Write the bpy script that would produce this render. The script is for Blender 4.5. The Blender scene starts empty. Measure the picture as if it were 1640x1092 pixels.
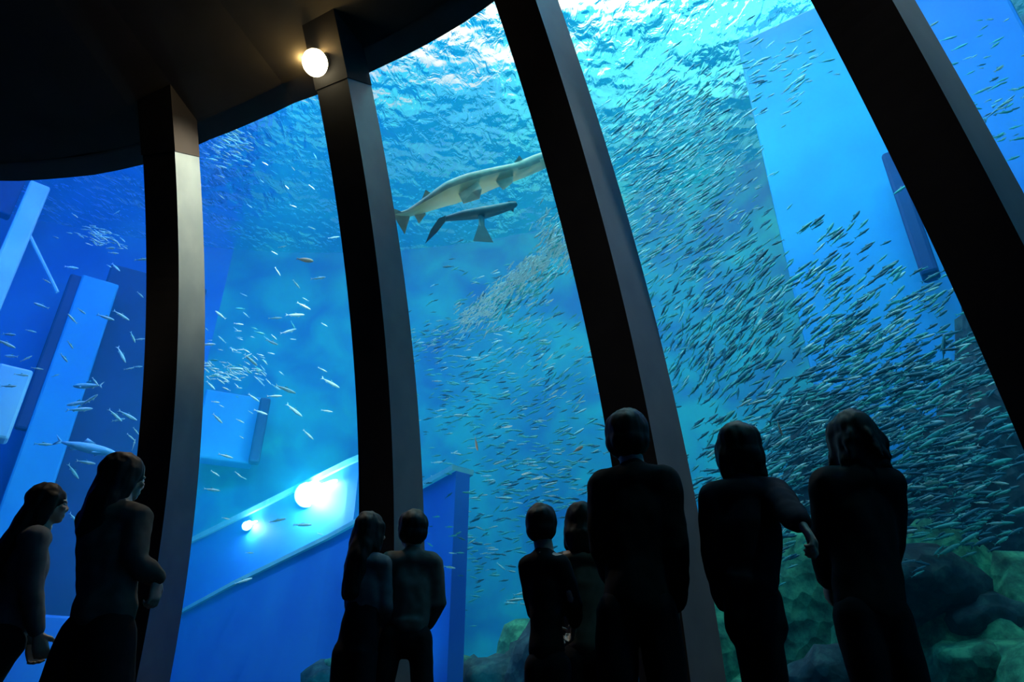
import bpy, bmesh, math, random
from mathutils import Vector, Matrix, noise
R_ = random.Random(7)
C = bpy.context.scene.collection
scene = bpy.context.scene
PI = math.pi
# ------------------------------------------------------------------ camera
F, PITCH, ROLL, CAMH = 1111.65, 0.49711, -0.00386, 0.5
cam_d = bpy.data.cameras.new('camera'); cam = bpy.data.objects.new('camera', cam_d); C.objects.link(cam)
cam_d.sensor_width = 36; cam_d.lens = F / 1640 * 36; cam_d.clip_end = 200
cam.matrix_world = Matrix.Translation((0, 0, CAMH)) @ Matrix.Rotation(PI/2 + PITCH, 4, 'X') @ Matrix.Rotation(-ROLL, 4, 'Z')
scene.camera = cam
CM = cam.matrix_world.copy()
def ray(px, py):
    """direction of the view line through a pixel of the photograph"""
    return (CM.to_3x3() @ Vector(((px-820)/F, (546-py)/F, -1))).normalized()
def at_depth(px, py, d):
    v = CM.to_3x3() @ Vector(((px-820)/F, (546-py)/F, -1))
    return CM.translation + v*d
def at_z(px, py, z):
    v = ray(px, py); return CM.translation + v*((z-CAMH)/v.z)
# ------------------------------------------------------------------ plan: ribs stand on a circle round the hall
CX, CY, RAD, PH0, DPH = -5.4344, -2.3173, 10.8396, 1.41097, -0.275396
RW, RD = 0.4211, 0.5445
def lean(z):
    z = z-CAMH; return 0.0149*z + 0.04515*z*z - 0.00031*z**3
def ring(i, z, d=0.0):
    a = PH0 + DPH*i; r = RAD - lean(z) - d
    return Vector((CX + r*math.cos(a), CY + r*math.sin(a), z))
def polar(i, r, z):
    a = PH0 + DPH*i
    return Vector((CX + r*math.cos(a), CY + r*math.sin(a), z))
# ------------------------------------------------------------------ helpers
def link(name, bm, mat=None, parent=None, smooth=False):
    me = bpy.data.meshes.new(name); bm.normal_update(); bm.to_mesh(me); bm.free()
    if smooth:
        for p in me.polygons: p.use_smooth = True
    o = bpy.data.objects.new(name, me); C.objects.link(o)
    if mat: me.materials.append(mat)
    if parent: o.parent = parent
    return o
def tag(o, label=None, cat=None, group=None, kind=None):
    if label: o['label'] = label
    if cat: o['category'] = cat
    if group: o['group'] = group
    if kind: o['kind'] = kind
    return o
def empty(name, loc=(0,0,0), rz=0):
    o = bpy.data.objects.new(name, None); C.objects.link(o); o.location = loc; o.rotation_euler = (0,0,rz)
    o.empty_display_size = 0.1
    return o
def copy_tree(o, parent=None):
    c = o.copy(); C.objects.link(c)
    if parent: c.parent = parent
    for ch in list(o.children): copy_tree(ch, c)
    return c
def quadgrid(bm, rows, closed=False):
    """skin a list of equally long rows of points"""
    vs = [[bm.verts.new(p) for p in r] for r in rows]
    n = len(rows[0])
    for a, b in zip(vs, vs[1:]):
        for k in range(n if closed else n-1):
            bm.faces.new((a[k], a[(k+1) % n], b[(k+1) % n], b[k]))
    return vs
def box(bm, c, s, rot=None, bevel=0.0):
    m = Matrix.Translation(c) @ (rot.to_4x4() if rot else Matrix()) @ Matrix.Diagonal((s[0], s[1], s[2], 1))
    r = bmesh.ops.create_cube(bm, size=1, matrix=m)
    if bevel:
        es = list({e for v in r['verts'] for e in v.link_edges})
        bmesh.ops.bevel(bm, geom=es, offset=bevel, segments=2, affect='EDGES', profile=.5)
def cyl(bm, a, b, r1, r2=None, n=16):
    a = Vector(a); b = Vector(b); d = b-a
    q = d.to_track_quat('Z', 'Y').to_matrix().to_4x4()
    bmesh.ops.create_cone(bm, cap_ends=True, segments=n, radius1=r1, radius2=r1 if r2 is None else r2, depth=d.length,
                          matrix=Matrix.Translation((a+b)/2) @ q)
# ------------------------------------------------------------------ materials
def newmat(name):
    m = bpy.data.materials.new(name); m.use_nodes = True
    nt = m.node_tree; return m, nt, nt.nodes, nt.links, nt.nodes['Principled BSDF']
def pmat(name, col, rough=.6, metal=0, col2=None, scale=5, bump=0, spec=.5, detail=6, dist=0.0, lo=.35, hi=.65, vec_scale=None, bscale=None):
    m, nt, N, L, P = newmat(name)
    P.inputs['Base Color'].default_value = (*col, 1); P.inputs['Roughness'].default_value = rough
    P.inputs['Metallic'].default_value = metal; P.inputs['Specular IOR Level'].default_value = spec
    tc = N.new('ShaderNodeTexCoord'); src = tc.outputs['Object']
    if vec_scale:
        mp = N.new('ShaderNodeMapping'); mp.inputs['Scale'].default_value = vec_scale; L.new(src, mp.inputs[0]); src = mp.outputs[0]
    nz = N.new('ShaderNodeTexNoise'); nz.inputs['Scale'].default_value = scale; nz.inputs['Detail'].default_value = detail
    nz.inputs['Distortion'].default_value = dist; L.new(src, nz.inputs['Vector'])
    if col2:
        cr = N.new('ShaderNodeValToRGB'); cr.color_ramp.elements[0].position = lo; cr.color_ramp.elements[1].position = hi
        cr.color_ramp.elements[0].color = (*col, 1); cr.color_ramp.elements[1].color = (*col2, 1)
        L.new(nz.outputs['Fac'], cr.inputs[0]); L.new(cr.outputs[0], P.inputs['Base Color'])
    if bump:
        nb = nz
        if bscale:
            nb = N.new('ShaderNodeTexNoise'); nb.inputs['Scale'].default_value = bscale; nb.inputs['Detail'].default_value = detail
            L.new(src, nb.inputs['Vector'])
        b = N.new('ShaderNodeBump'); b.inputs['Strength'].default_value = bump; L.new(nb.outputs['Fac'], b.inputs['Height'])
        L.new(b.outputs[0], P.inputs['Normal'])
    return m
def emat(name, col, s):
    m, nt, N, L, P = newmat(name)
    P.inputs['Base Color'].default_value = (*col, 1); P.inputs['Emission Color'].default_value = (*col, 1)
    P.inputs['Emission Strength'].default_value = s
    return m
def ell(bm, c, r, rot=None, n=20):
    m = Matrix.Translation(c) @ (rot or Matrix()) @ Matrix.Diagonal((*r, 1))
    bmesh.ops.create_uvsphere(bm, u_segments=n, v_segments=n//2+2, radius=1, matrix=m)
# ================================================================== the hall
M_rib = pmat('rib_spill_tint', (.055,.085,.105), .6, col2=(.075,.11,.13), scale=2.5, bump=.05)  # blue tint puts the tank's blue light on the flanks into the colour
M_ribf = pmat('rib_front_black', (.010,.010,.011), .8, spec=.15, col2=(.014,.014,.015), scale=3)  # near-black on the rib fronts puts their lack of light into the colour
M_dark = pmat('dark_paint', (.008,.008,.009), .9, spec=.1, col2=(.011,.011,.012), scale=3)
M_ceil = pmat('black_ceiling', (.010,.010,.010), .9, spec=.1, col2=(.014,.014,.014), scale=2)
M_floor = pmat('dark_carpet', (.010,.010,.012), .95, spec=.1, col2=(.015,.015,.018), scale=60, bump=.2)
M_sill = pmat('sill_paint', (.05,.05,.052), .6, col2=(.06,.06,.06), scale=4)
ZC = [(-3.2,6.35),(-2.5,6.45),(-1.5,6.6),(-1,6.7),(-.6,6.82),(-.25,6.98),(0,7.15),(.25,7.27),(.5,7.38),(1,7.45),(1.5,7.48),(2.5,7.6),(7,7.8)]
def ceil_z(i):
    for (a, za), (b, zb) in zip(ZC, ZC[1:]):
        if a <= i <= b: return za + (zb-za)*(i-a)/(b-a)
    return ZC[-1][1] if i > 0 else ZC[0][1]
I0, I1 = -3.0, 5.5
def irange(a, b, s):
    n = max(1, round((b-a)/s)); return [a + (b-a)*k/n for k in range(n+1)]
def inner(i, z, extra=0.0): return ring(i, z, extra)
# floor
bm = bmesh.new()
bmesh.ops.create_circle(bm, cap_ends=True, segments=96, radius=RAD+.3, matrix=Matrix.Translation((CX, CY, 0)))
r = bmesh.ops.extrude_face_region(bm, geom=bm.faces[:])
bmesh.ops.translate(bm, vec=(0,0,-.2), verts=[v for v in r['geom'] if isinstance(v, bmesh.types.BMVert)])
tag(link('floor', bm, M_floor), kind='structure')
# ceiling: a wide dark soffit whose edge follows the head of the glass
bm = bmesh.new()
rows = []
for i in irange(I0, I0 + 2*PI/abs(DPH), .25):
    z = ceil_z(i) if i < I1 else 7.8
    if i > I0 + 2*PI/abs(DPH) - 2: z = 6.35
    edge = ring(i, z, -.02); c = Vector((CX, CY, 7.2))
    rows.append([ring(i, z, -.02) + Vector((0,0,.4)), edge, edge.lerp(c, .25), edge.lerp(c, .6), c])
quadgrid(bm, rows)
bmesh.ops.remove_doubles(bm, verts=bm.verts[:], dist=.001)
tag(link('ceiling', bm, M_ceil), kind='structure')
# rear wall of the hall
bm = bmesh.new()
full = 2*PI/abs(DPH)
rows = [[polar(i, RAD+.1, 0), polar(i, RAD+.1, 8.2), polar(i, RAD+.4, 8.2), polar(i, RAD+.4, 0)] for i in irange(I1, I0+full, .3)]
quadgrid(bm, rows, closed=True)
tag(link('wall_back', bm, M_dark), kind='structure')
# header above the glass
bm = bmesh.new()
rows = []
for i in irange(I0, I1, .125):
    z = ceil_z(i); rows.append([ring(i, z, .0), ring(i, z, -.35), ring(i, z, -.35)+Vector((0,0,5.4)), ring(i, z, 0)+Vector((0,0,5.4))])
quadgrid(bm, rows, closed=True)
tag(link('wall_header', bm, M_dark), kind='structure')
# sill under the glass
bm = bmesh.new()
rows = [[ring(i, .34, .30), ring(i, .34, -.25), ring(i, .0, -.25)+Vector((0,0,-.1)), ring(i, 0, .30)+Vector((0,0,-.1))] for i in irange(I0, I1, .125)]
quadgrid(bm, rows, closed=True)
tag(link('trim_1', bm, M_sill), kind='structure')
# panes
M_glass, nt, N, L, P = newmat('acrylic_pane'); N.remove(P)
tr = N.new('ShaderNodeBsdfTransparent'); gl = N.new('ShaderNodeBsdfGlossy'); gl.inputs['Roughness'].default_value = .02
fr = N.new('ShaderNodeFresnel'); fr.inputs['IOR'].default_value = 1.2; mx = N.new('ShaderNodeMixShader')
L.new(fr.outputs[0], mx.inputs[0]); L.new(tr.outputs[0], mx.inputs[1]); L.new(gl.outputs[0], mx.inputs[2]); L.new(mx.outputs[0], N['Material Output'].inputs['Surface'])
for k, i in enumerate(range(-2, 5)):
    bm = bmesh.new()
    rows = []
    for z in irange(.34, 1, .08) if False else [.34+ (7.9-.34)*q/30 for q in range(31)]:
        rows.append([ring(i+1-j/12, min(z, 9), -.04) for j in range(13)])
    # clip the head to the ceiling line
    vs = quadgrid(bm, rows)
    for q in range(31):
        for j in range(13):
            zt = ceil_z(i+1-j/12) + .02; z = .34 + (zt-.34)*q/30
            vs[q][j].co = ring(i+1-j/12, z, -.04)
    r = bmesh.ops.solidify(bm, geom=bm.faces[:], thickness=-.12)
    tag(link('window_%d' % (k+1), bm, M_glass, smooth=False), kind='structure')
# ribs
def make_rib(i, ztop, label):
    a = PH0 + DPH*i; n = Vector((-math.cos(a), -math.sin(a), 0)); t = Vector((n.y, -n.x, 0))
    root = empty('window_rib', ring(i, 0, .27) + t*RW/2)
    tag(root, label, 'column', 'curved ribs between the panes')
    bm = bmesh.new(); rows = []
    for q in range(49):
        z = ztop*q/48; b = ring(i, z)
        rows.append([b - n*.03, b + n*RD, b + n*RD + t*RW, b - n*.03 + t*RW])
    vs = quadgrid(bm, rows, closed=True)
    bm.faces.new(vs[0]); bm.faces.new(vs[-1][::-1])
    bmesh.ops.bevel(bm, geom=[e for e in bm.edges if abs((e.verts[0].co-e.verts[1].co).z) > .05], offset=.012, segments=2, affect='EDGES')
    bmesh.ops.recalc_face_normals(bm, faces=bm.faces[:])
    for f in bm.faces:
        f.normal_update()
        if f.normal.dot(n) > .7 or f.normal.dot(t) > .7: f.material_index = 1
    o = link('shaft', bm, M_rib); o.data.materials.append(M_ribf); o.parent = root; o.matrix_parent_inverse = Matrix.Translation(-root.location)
    bm = bmesh.new(); rows = []
    lo = ztop - .44; e = .012
    for z0, z1 in ((0, 0), (1, 1)):
        f = lambda d, zz: ring(i, zz, d)
        zf, zg = (ztop-.72, ztop-.42) if z0 == 0 else (ztop+.05, ztop+.05)
        rows.append([f(-.02, zg) - t*e, f(RD+e, zf) - t*e, f(RD+e, zf) + t*(RW+e), f(-.02, zg) + t*(RW+e)])
    vs = quadgrid(bm, rows, closed=True); bm.faces.new(vs[0]); bm.faces.new(vs[1][::-1]); bmesh.ops.recalc_face_normals(bm, faces=bm.faces[:])
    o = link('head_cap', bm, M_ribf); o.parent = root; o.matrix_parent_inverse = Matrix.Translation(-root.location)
    return root
ribs = [(-1, 'dark curved rib at the far left end of the glass wall'),
        (0, 'dark curved rib with a beige lit flank, leftmost of the four in view'),
        (1, 'dark curved rib with the glowing lamp at its head, behind the close couple'),
        (2, 'dark curved rib behind the tall man with its flank turning navy below'),
        (3, 'widest and nearest dark curved rib with a pale green-grey flank at upper right'),
        (4, 'dark curved rib beyond the far right edge of the view')]
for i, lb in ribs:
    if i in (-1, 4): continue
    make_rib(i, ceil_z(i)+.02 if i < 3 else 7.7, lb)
# ================================================================== the tank
ZW = 12.0
RB = RAD + 7.5
TI0, TI1 = -3.0, 5.6
M_blue = pmat('blue_tank_paint', (.02,.18,.85), .6, col2=(.04,.30,.95), scale=.5, bump=.15, detail=9, bscale=3)
M_teal = pmat('teal_tank_paint', (.01,.22,.62), .6, col2=(.03,.58,.72), scale=.8, bump=.5, detail=12, bscale=2.5, dist=.6)
def arc_wall(name, ia, ib, r, mat, z0=-1.2, z1=16, th=.4, kind='structure'):
    bm = bmesh.new()
    rows = [[polar(i, r, z0), polar(i, r, z1), polar(i, r+th, z1), polar(i, r+th, z0)] for i in irange(ia, ib, .125)]
    vs = quadgrid(bm, rows, closed=True); bm.faces.new(vs[0]); bm.faces.new(vs[-1][::-1])
    bmesh.ops.recalc_face_normals(bm, faces=bm.faces[:])
    return tag(link(name, bm, mat), kind=kind)
arc_wall('wall_tank_back', -1.05, TI1+1, RB, M_teal)
arc_wall('wall_tank_left_back', TI0-2, -1.05, RB, M_blue)
# tank floor
bm = bmesh.new()
quadgrid(bm, [[polar(i, RAD+.1, -1.2), polar(i, RB+.2, -1.2)] for i in irange(TI0-2, TI1+1, .25)])
M_sand = pmat('tank_sand', (.10,.22,.20), .9, col2=(.16,.30,.26), scale=8, bump=.4)
tag(link('floor_tank', bm, M_sand), kind='structure')
# side walls of the tank
for nm, i in (('wall_tank_left', TI0-1), ('wall_tank_right', TI1+.6)):
    bm = bmesh.new()
    quadgrid(bm, [[polar(i, RAD-3, -1.2), polar(i, RAD-3, 16)], [polar(i, RB+.2, -1.2), polar(i, RB+.2, 16)]])
    tag(link(nm, bm, M_blue), kind='structure')
# hall roof above the water
bm = bmesh.new()
quadgrid(bm, [[polar(i, RAD-4, 16), polar(i, RB+.5, 16)] for i in irange(TI0-2, TI1+1, .25)])
M_roof = pmat('grey_hall_roof', (.55,.58,.6), .8, col2=(.75,.74,.70), scale=.6)
tag(link('ceiling_tank', bm, M_roof), kind='structure')
# water surface
M_surf, nt, N, L, P = newmat('water_surface')
P.inputs['Base Color'].default_value = (1,1,1,1); P.inputs['Transmission Weight'].default_value = 1; P.inputs['Roughness'].default_value = .03
P.inputs['IOR'].default_value = 1.33
tc = N.new('ShaderNodeTexCoord'); n1 = N.new('ShaderNodeTexNoise'); n1.inputs['Scale'].default_value = 4.5; n1.inputs['Detail'].default_value = 4; n1.inputs['Distortion'].default_value = .8
mp = N.new('ShaderNodeMapping'); mp.inputs['Scale'].default_value = (1,.55,1); L.new(tc.outputs['Object'], mp.inputs[0]); L.new(mp.outputs[0], n1.inputs['Vector'])
n2 = N.new('ShaderNodeTexNoise'); n2.inputs['Scale'].default_value = .9; n2.inputs['Detail'].default_value = 3; L.new(tc.outputs['Object'], n2.inputs['Vector'])
b2 = N.new('ShaderNodeBump'); b2.inputs['Strength'].default_value = 1; b2.inputs['Distance'].default_value = .35; L.new(n2.outputs['Fac'], b2.inputs['Height'])
bp = N.new('ShaderNodeBump'); bp.inputs['Strength'].default_value = 1; bp.inputs['Distance'].default_value = .075; L.new(n1.outputs['Fac'], bp.inputs['Height']); L.new(b2.outputs[0], bp.inputs['Normal']); L.new(bp.outputs[0], P.inputs['Normal'])
bm = bmesh.new()
quadgrid(bm, [[polar(i, r, ZW) for r in [RAD-4.2+ (RB-RAD+4.3)*k/30 for k in range(31)]] for i in irange(TI0-2, TI1+1, .125)])
for f in bm.faces:
    f.normal_update()
    if f.normal.z < 0: f.normal_flip()
tag(link('water_surface', bm, M_surf, smooth=True), 'rippled water surface of the tank seen from below', 'water', kind='stuff')
# water body
M_water, nt, N, L, P = newmat('tank_water'); N.remove(P)
vs_ = N.new('ShaderNodeVolumeScatter'); vs_.inputs['Color'].default_value = (.015,.60,1,1); vs_.inputs['Density'].default_value = .045; vs_.inputs['Anisotropy'].default_value = .2
va = N.new('ShaderNodeVolumeAbsorption'); va.inputs['Color'].default_value = (.15,.88,.93,1); va.inputs['Density'].default_value = .06
ad = N.new('ShaderNodeAddShader'); L.new(vs_.outputs[0], ad.inputs[0]); L.new(va.outputs[0], ad.inputs[1]); L.new(ad.outputs[0], N['Material Output'].inputs['Volume'])
bm = bmesh.new(); rows = []
zz = [-1.15+ (7.2+1.15)*k/20 for k in range(21)]
for i in irange(TI0-.9, TI1+.5, .25):
    row = [ring(i, max(z, .0), -.2) if z > 0 else ring(i, 0, -.2)+Vector((0,0,z)) for z in zz]
    row.append(ring(i, 7.2, -.2)+Vector((0,0,ZW-.03-7.2)))
    row += [polar(i, RB-.02, ZW-.03), polar(i, RB-.02, -1.15)]
    rows.append(row)
vs = quadgrid(bm, rows, closed=True); bm.faces.new(vs[0]); bm.faces.new(vs[-1][::-1])
bmesh.ops.recalc_face_normals(bm, faces=bm.faces[:])
tag(link('tank_water', bm, M_water), 'clear blue water filling the tank behind the panes', 'water', kind='stuff')
# lights
def spot(loc, target, col, e, size=80, blend=.7, rad=.15):
    l = bpy.data.lights.new('flood', 'SPOT'); l.energy = e; l.color = col; l.spot_size = math.radians(size); l.spot_blend = blend; l.shadow_soft_size = rad
    o = bpy.data.objects.new('extra_spot_light', l); C.objects.link(o); o.location = loc
    o.rotation_euler = (Vector(target)-Vector(loc)).to_track_quat('-Z', 'Y').to_euler(); return o
def area(loc, target, col, e, sx, sy):
    l = bpy.data.lights.new('panel', 'AREA'); l.shape = 'RECTANGLE'; l.size = sx; l.size_y = sy; l.energy = e; l.color = col
    o = bpy.data.objects.new('tank_light_panel', l); C.objects.link(o); o.location = loc
    o.rotation_euler = (Vector(target)-Vector(loc)).to_track_quat('-Z', 'Y').to_euler(); return o
# ================================================================== inside the tank: walls, ledges, reef
def at_r(px, py, r):
    v = CM.to_3x3() @ Vector(((px-820)/F, (546-py)/F, -1)); o = CM.translation; t = 2.0
    while t < 40:
        p = o + v*t
        if math.hypot(p.x-CX, p.y-CY) >= r: return p
        t += .02
    return p
def glass_t(px, py):
    v = CM.to_3x3() @ Vector(((px-820)/F, (546-py)/F, -1)); o = CM.translation; t = 2.0
    while t < 30:
        p = o + v*t
        if math.hypot(p.x-CX, p.y-CY) > RAD - lean(p.z) + .22: return t
        t += .04
    return t
def behind_rib(px, py):
    v = CM.to_3x3() @ Vector(((px-820)/F, (546-py)/F, -1)); o = CM.translation; t = 1.5
    while t < 13:
        p = o + v*t; t += .05
        for i in (-1, 0, 1, 2, 3, 4):
            a = PH0 + DPH*i; n = Vector((-math.cos(a), -math.sin(a), 0)); tt = Vector((n.y, -n.x, 0)); d = p - ring(i, p.z); d.z = 0
            if 0 <= d.dot(n) <= RD and 0 <= d.dot(tt) <= RW: return True
    return False
M_bright = pmat('bright_blue_paint', (.02,.36,.98), .6, col2=(.03,.45,1.0), scale=.8, bump=.1)
M_navy = pmat('navy_paint_shade', (.005,.03,.22), .7, col2=(.008,.05,.30), scale=.7, bump=.1)  # navy on the recess panel stands for missing light
M_trim = pmat('cyan_edge_paint', (.25,.75,.95), .4, col2=(.35,.85,.95), scale=6)
M_pale = pmat('pale_blue_paint', (.30,.62,.95), .5, col2=(.4,.75,1), scale=1.2)
def slab(bm, pts, z0, z1, th):
    """wall along a polyline in plan"""
    n = len(pts); L_, R2 = [], []
    for k, p in enumerate(pts):
        a = Vector(pts[max(k-1, 0)]); b = Vector(pts[min(k+1, n-1)]); d = (b-a).normalized(); s = Vector((-d.y, d.x))*th/2
        L_.append(Vector(p)+s); R2.append(Vector(p)-s)
    zt = z1 if isinstance(z1, list) else [z1]*n; zb = z0 if isinstance(z0, list) else [z0]*n
    rows = [[(l.x, l.y, b), (l.x, l.y, t), (r.x, r.y, t), (r.x, r.y, b)] for l, r, b, t in zip(L_, R2, zb, zt)]
    vs = quadgrid(bm, rows, closed=True); bm.faces.new(vs[0][::-1]); bm.faces.new(vs[-1]); bmesh.ops.recalc_face_normals(bm, faces=bm.faces[:])
def ledge(name, label, cat, pts, z, th, mat, tm=.09):
    root = empty(name, (pts[0][0], pts[0][1], -1.2)); tag(root, label, cat)
    inv = Matrix.Translation((-pts[0][0], -pts[0][1], 1.2))
    bm = bmesh.new(); slab(bm, pts, -1.2, z, th); bmesh.ops.transform(bm, matrix=inv, verts=bm.verts[:]); link('wall_face', bm, mat, root)
    bm = bmesh.new(); slab(bm, pts, z, [q+tm for q in z], th+.12); bmesh.ops.transform(bm, matrix=inv, verts=bm.verts[:]); link('edge_trim', bm, M_trim, root)
    return root
DV = [(-.62,8.6),(-2.75,11.1),(-4.9,13.2),(-6.9,15.3)]
ledge('divider_wall', 'low blue divider wall with a thin bright rim crossing the tank floor', 'divider', DV, [3.25,2.94,2.58,2.22], .22, M_blue, .07)
TV = [(-2.95,13.3),(-3.15,13.4),(-5.2,14.65),(-7.3,15.95)]
ledge('terrace_wall', 'taller blue terrace wall carrying the glaring lights on its bright rim', 'divider', TV, [4.95,4.9,4.35,3.8], .22, M_blue, .12)
def on_terrace(px, py, off):
    v = CM.to_3x3() @ Vector(((px-820)/F, (546-py)/F, -1)); o = CM.translation
    A = Vector((*TV[0], 0)); B = Vector((*TV[-1], 0)); d = (B-A).normalized(); nn = Vector((d.y, -d.x, 0))
    if nn.dot(o-A) < 0: nn = -nn
    t = (nn.dot(A-o) + off)/nn.dot(v); return o + v*t
# glowing lamps on the rim; the large one stands for a reflection
M_lamp = emat('flood_lens_glow', (.75,.97,1.0), 60)
M_lampbody = pmat('grey_lamp_metal', (.2,.22,.24), .4, metal=.7)
def flood(name, label, px, py, z, r, e, col, aim):
    p = on_terrace(px, py, .22); root = empty(name, p); tag(root, label, 'lamp', None)
    d = (Vector(aim) - p).normalized()
    bm = bmesh.new(); cyl(bm, -d*r*.9, d*r*.0, r*.6, r*.98, 24); link('housing', bm, M_lampbody, root, False)
    wd = (Vector((*TV[0], 4.95)) - Vector((*TV[-1], 3.8))).normalized(); bm = bmesh.new(); ell(bm, wd*r*.5, (r*1.0, r*.5, r*.85), wd.to_track_quat('X','Z').to_matrix().to_4x4()); ell(bm, wd*r*1.6, (r*1.5, r*.25, r*.22), wd.to_track_quat('X','Z').to_matrix().to_4x4()); link('lens', bm, M_lamp, root, True)  # second ellipsoid models the glare streak along the rim as glowing lens
    bm = bmesh.new(); box(bm, -d*r*.9, (r*.4,r*.4,r*.5), bevel=.01); link('bracket', bm, M_lampbody, root)
    l = bpy.data.lights.new(name, 'POINT'); l.energy = e; l.color = col; l.shadow_soft_size = r*.6
    o = bpy.data.objects.new('rim_glow_source', l); C.objects.link(o); o.location = p + d*(r*.9)
    return root
flood('rim_glow', 'large glaring lamp reflection built as a floodlight on the terrace rim beside the second rib', 492, 792, 5.25, .26, 260, (.45,.95,1), (-3.9,9,3.2))
flood('rim_glow', 'small glinting underwater lamp further left along the terrace rim', 395, 842, 5.25, .10, 40, (.45,.95,1), (-3.9,9,3.2))
# pillars and recesses of the far wall
def pillar(name, label, cat, px, py, r, wx, mat, z0=-1.2, z1=9.3, dy=.8, rz=None):
    p = at_r(px, py, r); root = empty(name, (p.x, p.y, z0)); tag(root, label, cat)
    a = math.atan2(p.y, p.x) - PI/2 if rz is None else rz
    bm = bmesh.new(); box(bm, (0,0,(z1-z0)/2), (wx, dy, z1-z0), Matrix.Rotation(a, 3, 'Z'), .05); 
    o = link(name, bm, mat); o.location = (p.x, p.y, z0); bpy.data.objects.remove(root); tag(o, label, cat); return o
ZT = ZW-.06
def zr(px, py, r): return at_r(px, py, r).z
pillar('tank_pillar', 'bright blue square pillar in the left of the far tank wall', 'pillar', 76, 700, 17.3, .80, M_bright, z1=zr(135,455,17.3))
pillar('tank_pillar', 'pale blue narrow pillar at the far left edge of the tank', 'pillar', 12, 420, 15.2, .40, M_pale, z1=zr(60,300,15.2), dy=.4)
pillar('tank_block', 'pale blue block at the far left edge below the pale pillar', 'wall block', 3, 650, 14.6, .55, M_pale, z0=zr(2,705,14.6), z1=zr(8,590,14.6), dy=.4)
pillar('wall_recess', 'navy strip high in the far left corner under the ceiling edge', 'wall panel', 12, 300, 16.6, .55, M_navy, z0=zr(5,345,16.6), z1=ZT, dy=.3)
pillar('wall_recess', 'navy panel painted as the unlit recess of the far wall beside the leftmost rib', 'wall panel', 200, 640, 18.0, 2.3, M_navy, z1=zr(200,440,18), dy=.3)
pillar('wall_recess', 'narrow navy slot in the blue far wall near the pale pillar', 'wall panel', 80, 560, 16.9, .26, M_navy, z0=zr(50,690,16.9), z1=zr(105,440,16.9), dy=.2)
pillar('tank_block', 'blue block on the far wall seen through the second pane', 'wall block', 365, 690, 17.9, 1.35, M_bright, z0=zr(365,742,17.9), z1=zr(365,635,17.9), dy=.5)
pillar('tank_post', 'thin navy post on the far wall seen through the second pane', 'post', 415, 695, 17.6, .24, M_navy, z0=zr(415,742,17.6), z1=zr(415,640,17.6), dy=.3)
pillar('tank_block', 'wide bright blue wall block behind the school at right', 'wall block', 1395, 350, 15.6, 2.6, M_bright, z0=3.2, z1=ZT, dy=.9)
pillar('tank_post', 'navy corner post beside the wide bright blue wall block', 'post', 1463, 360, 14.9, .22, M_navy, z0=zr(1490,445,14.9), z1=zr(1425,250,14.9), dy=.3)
pillar('tank_block', 'blue wall block beyond the navy corner post at right', 'wall block', 1590, 330, 16.0, 2.4, M_blue, z0=-1.2, z1=ZT, dy=.6)
pillar('far_ledge', 'low blue ledge along the foot of the far wall at left', 'ledge', 20, 1030, 16.2, 3.4, M_blue, z0=-1.2, z1=2.1, dy=1.0)
bm = bmesh.new(); cyl(bm, at_r(46,374,15.2), at_r(92,468,15.5), .04, .04, 8); tag(link('brace_rod', bm, M_pale), 'thin pale brace rod slanting down from the pale pillar', 'rod')
# rocks
def rockmat(n, a, b, c):
    m, nt, N, L, P = newmat(n); P.inputs['Roughness'].default_value = .9
    tc = N.new('ShaderNodeTexCoord'); nz = N.new('ShaderNodeTexNoise'); nz.inputs['Scale'].default_value = 4.5; nz.inputs['Detail'].default_value = 10; nz.inputs['Roughness'].default_value = .7
    L.new(tc.outputs['Object'], nz.inputs['Vector']); cr = N.new('ShaderNodeValToRGB'); e = cr.color_ramp.elements
    e[0].position = .35; e[0].color = (*a, 1); e[1].position = .62; e[1].color = (*c, 1); m1 = e.new(.5); m1.color = (*b, 1)
    L.new(nz.outputs['Fac'], cr.inputs[0]); L.new(cr.outputs[0], P.inputs['Base Color'])
    vo = N.new('ShaderNodeTexVoronoi'); vo.inputs['Scale'].default_value = 7; L.new(tc.outputs['Object'], vo.inputs['Vector'])
    bp = N.new('ShaderNodeBump'); bp.inputs['Strength'].default_value = .5; bp.inputs['Distance'].default_value = .06; L.new(vo.outputs['Distance'], bp.inputs['Height']); L.new(bp.outputs[0], P.inputs['Normal'])
    return m
M_rock = rockmat('reef_rock', (.008,.025,.04), (.02,.06,.08), (.05,.14,.14))
M_algae = rockmat('algae_rock', (.008,.06,.05), (.03,.24,.15), (.09,.46,.26))
M_drock = rockmat('deep_rock', (.004,.012,.03), (.010,.03,.06), (.03,.08,.11))  # darker rock copy: the reef's shadow put into its colour
def rock(name, label, cat, group, loc, r, mat, seed, sub=4, amp=.35):
    bm = bmesh.new(); bmesh.ops.create_icosphere(bm, subdivisions=sub, radius=1)
    for v in bm.verts:
        q = v.co*1.3 + Vector((seed*3.1, seed*1.7, seed)); d = 1 + amp*noise.noise(q) + amp*.5*noise.noise(q*2.7) + amp*.22*noise.noise(q*6) - amp*.3*abs(noise.noise(q*1.9))
        v.co = Vector((v.co.x*r[0], v.co.y*r[1], v.co.z*r[2]))*d
    o = link(name, bm, mat, None, True); o.location = loc; tag(o, label, cat, group); return o
rr = random.Random(11)
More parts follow.
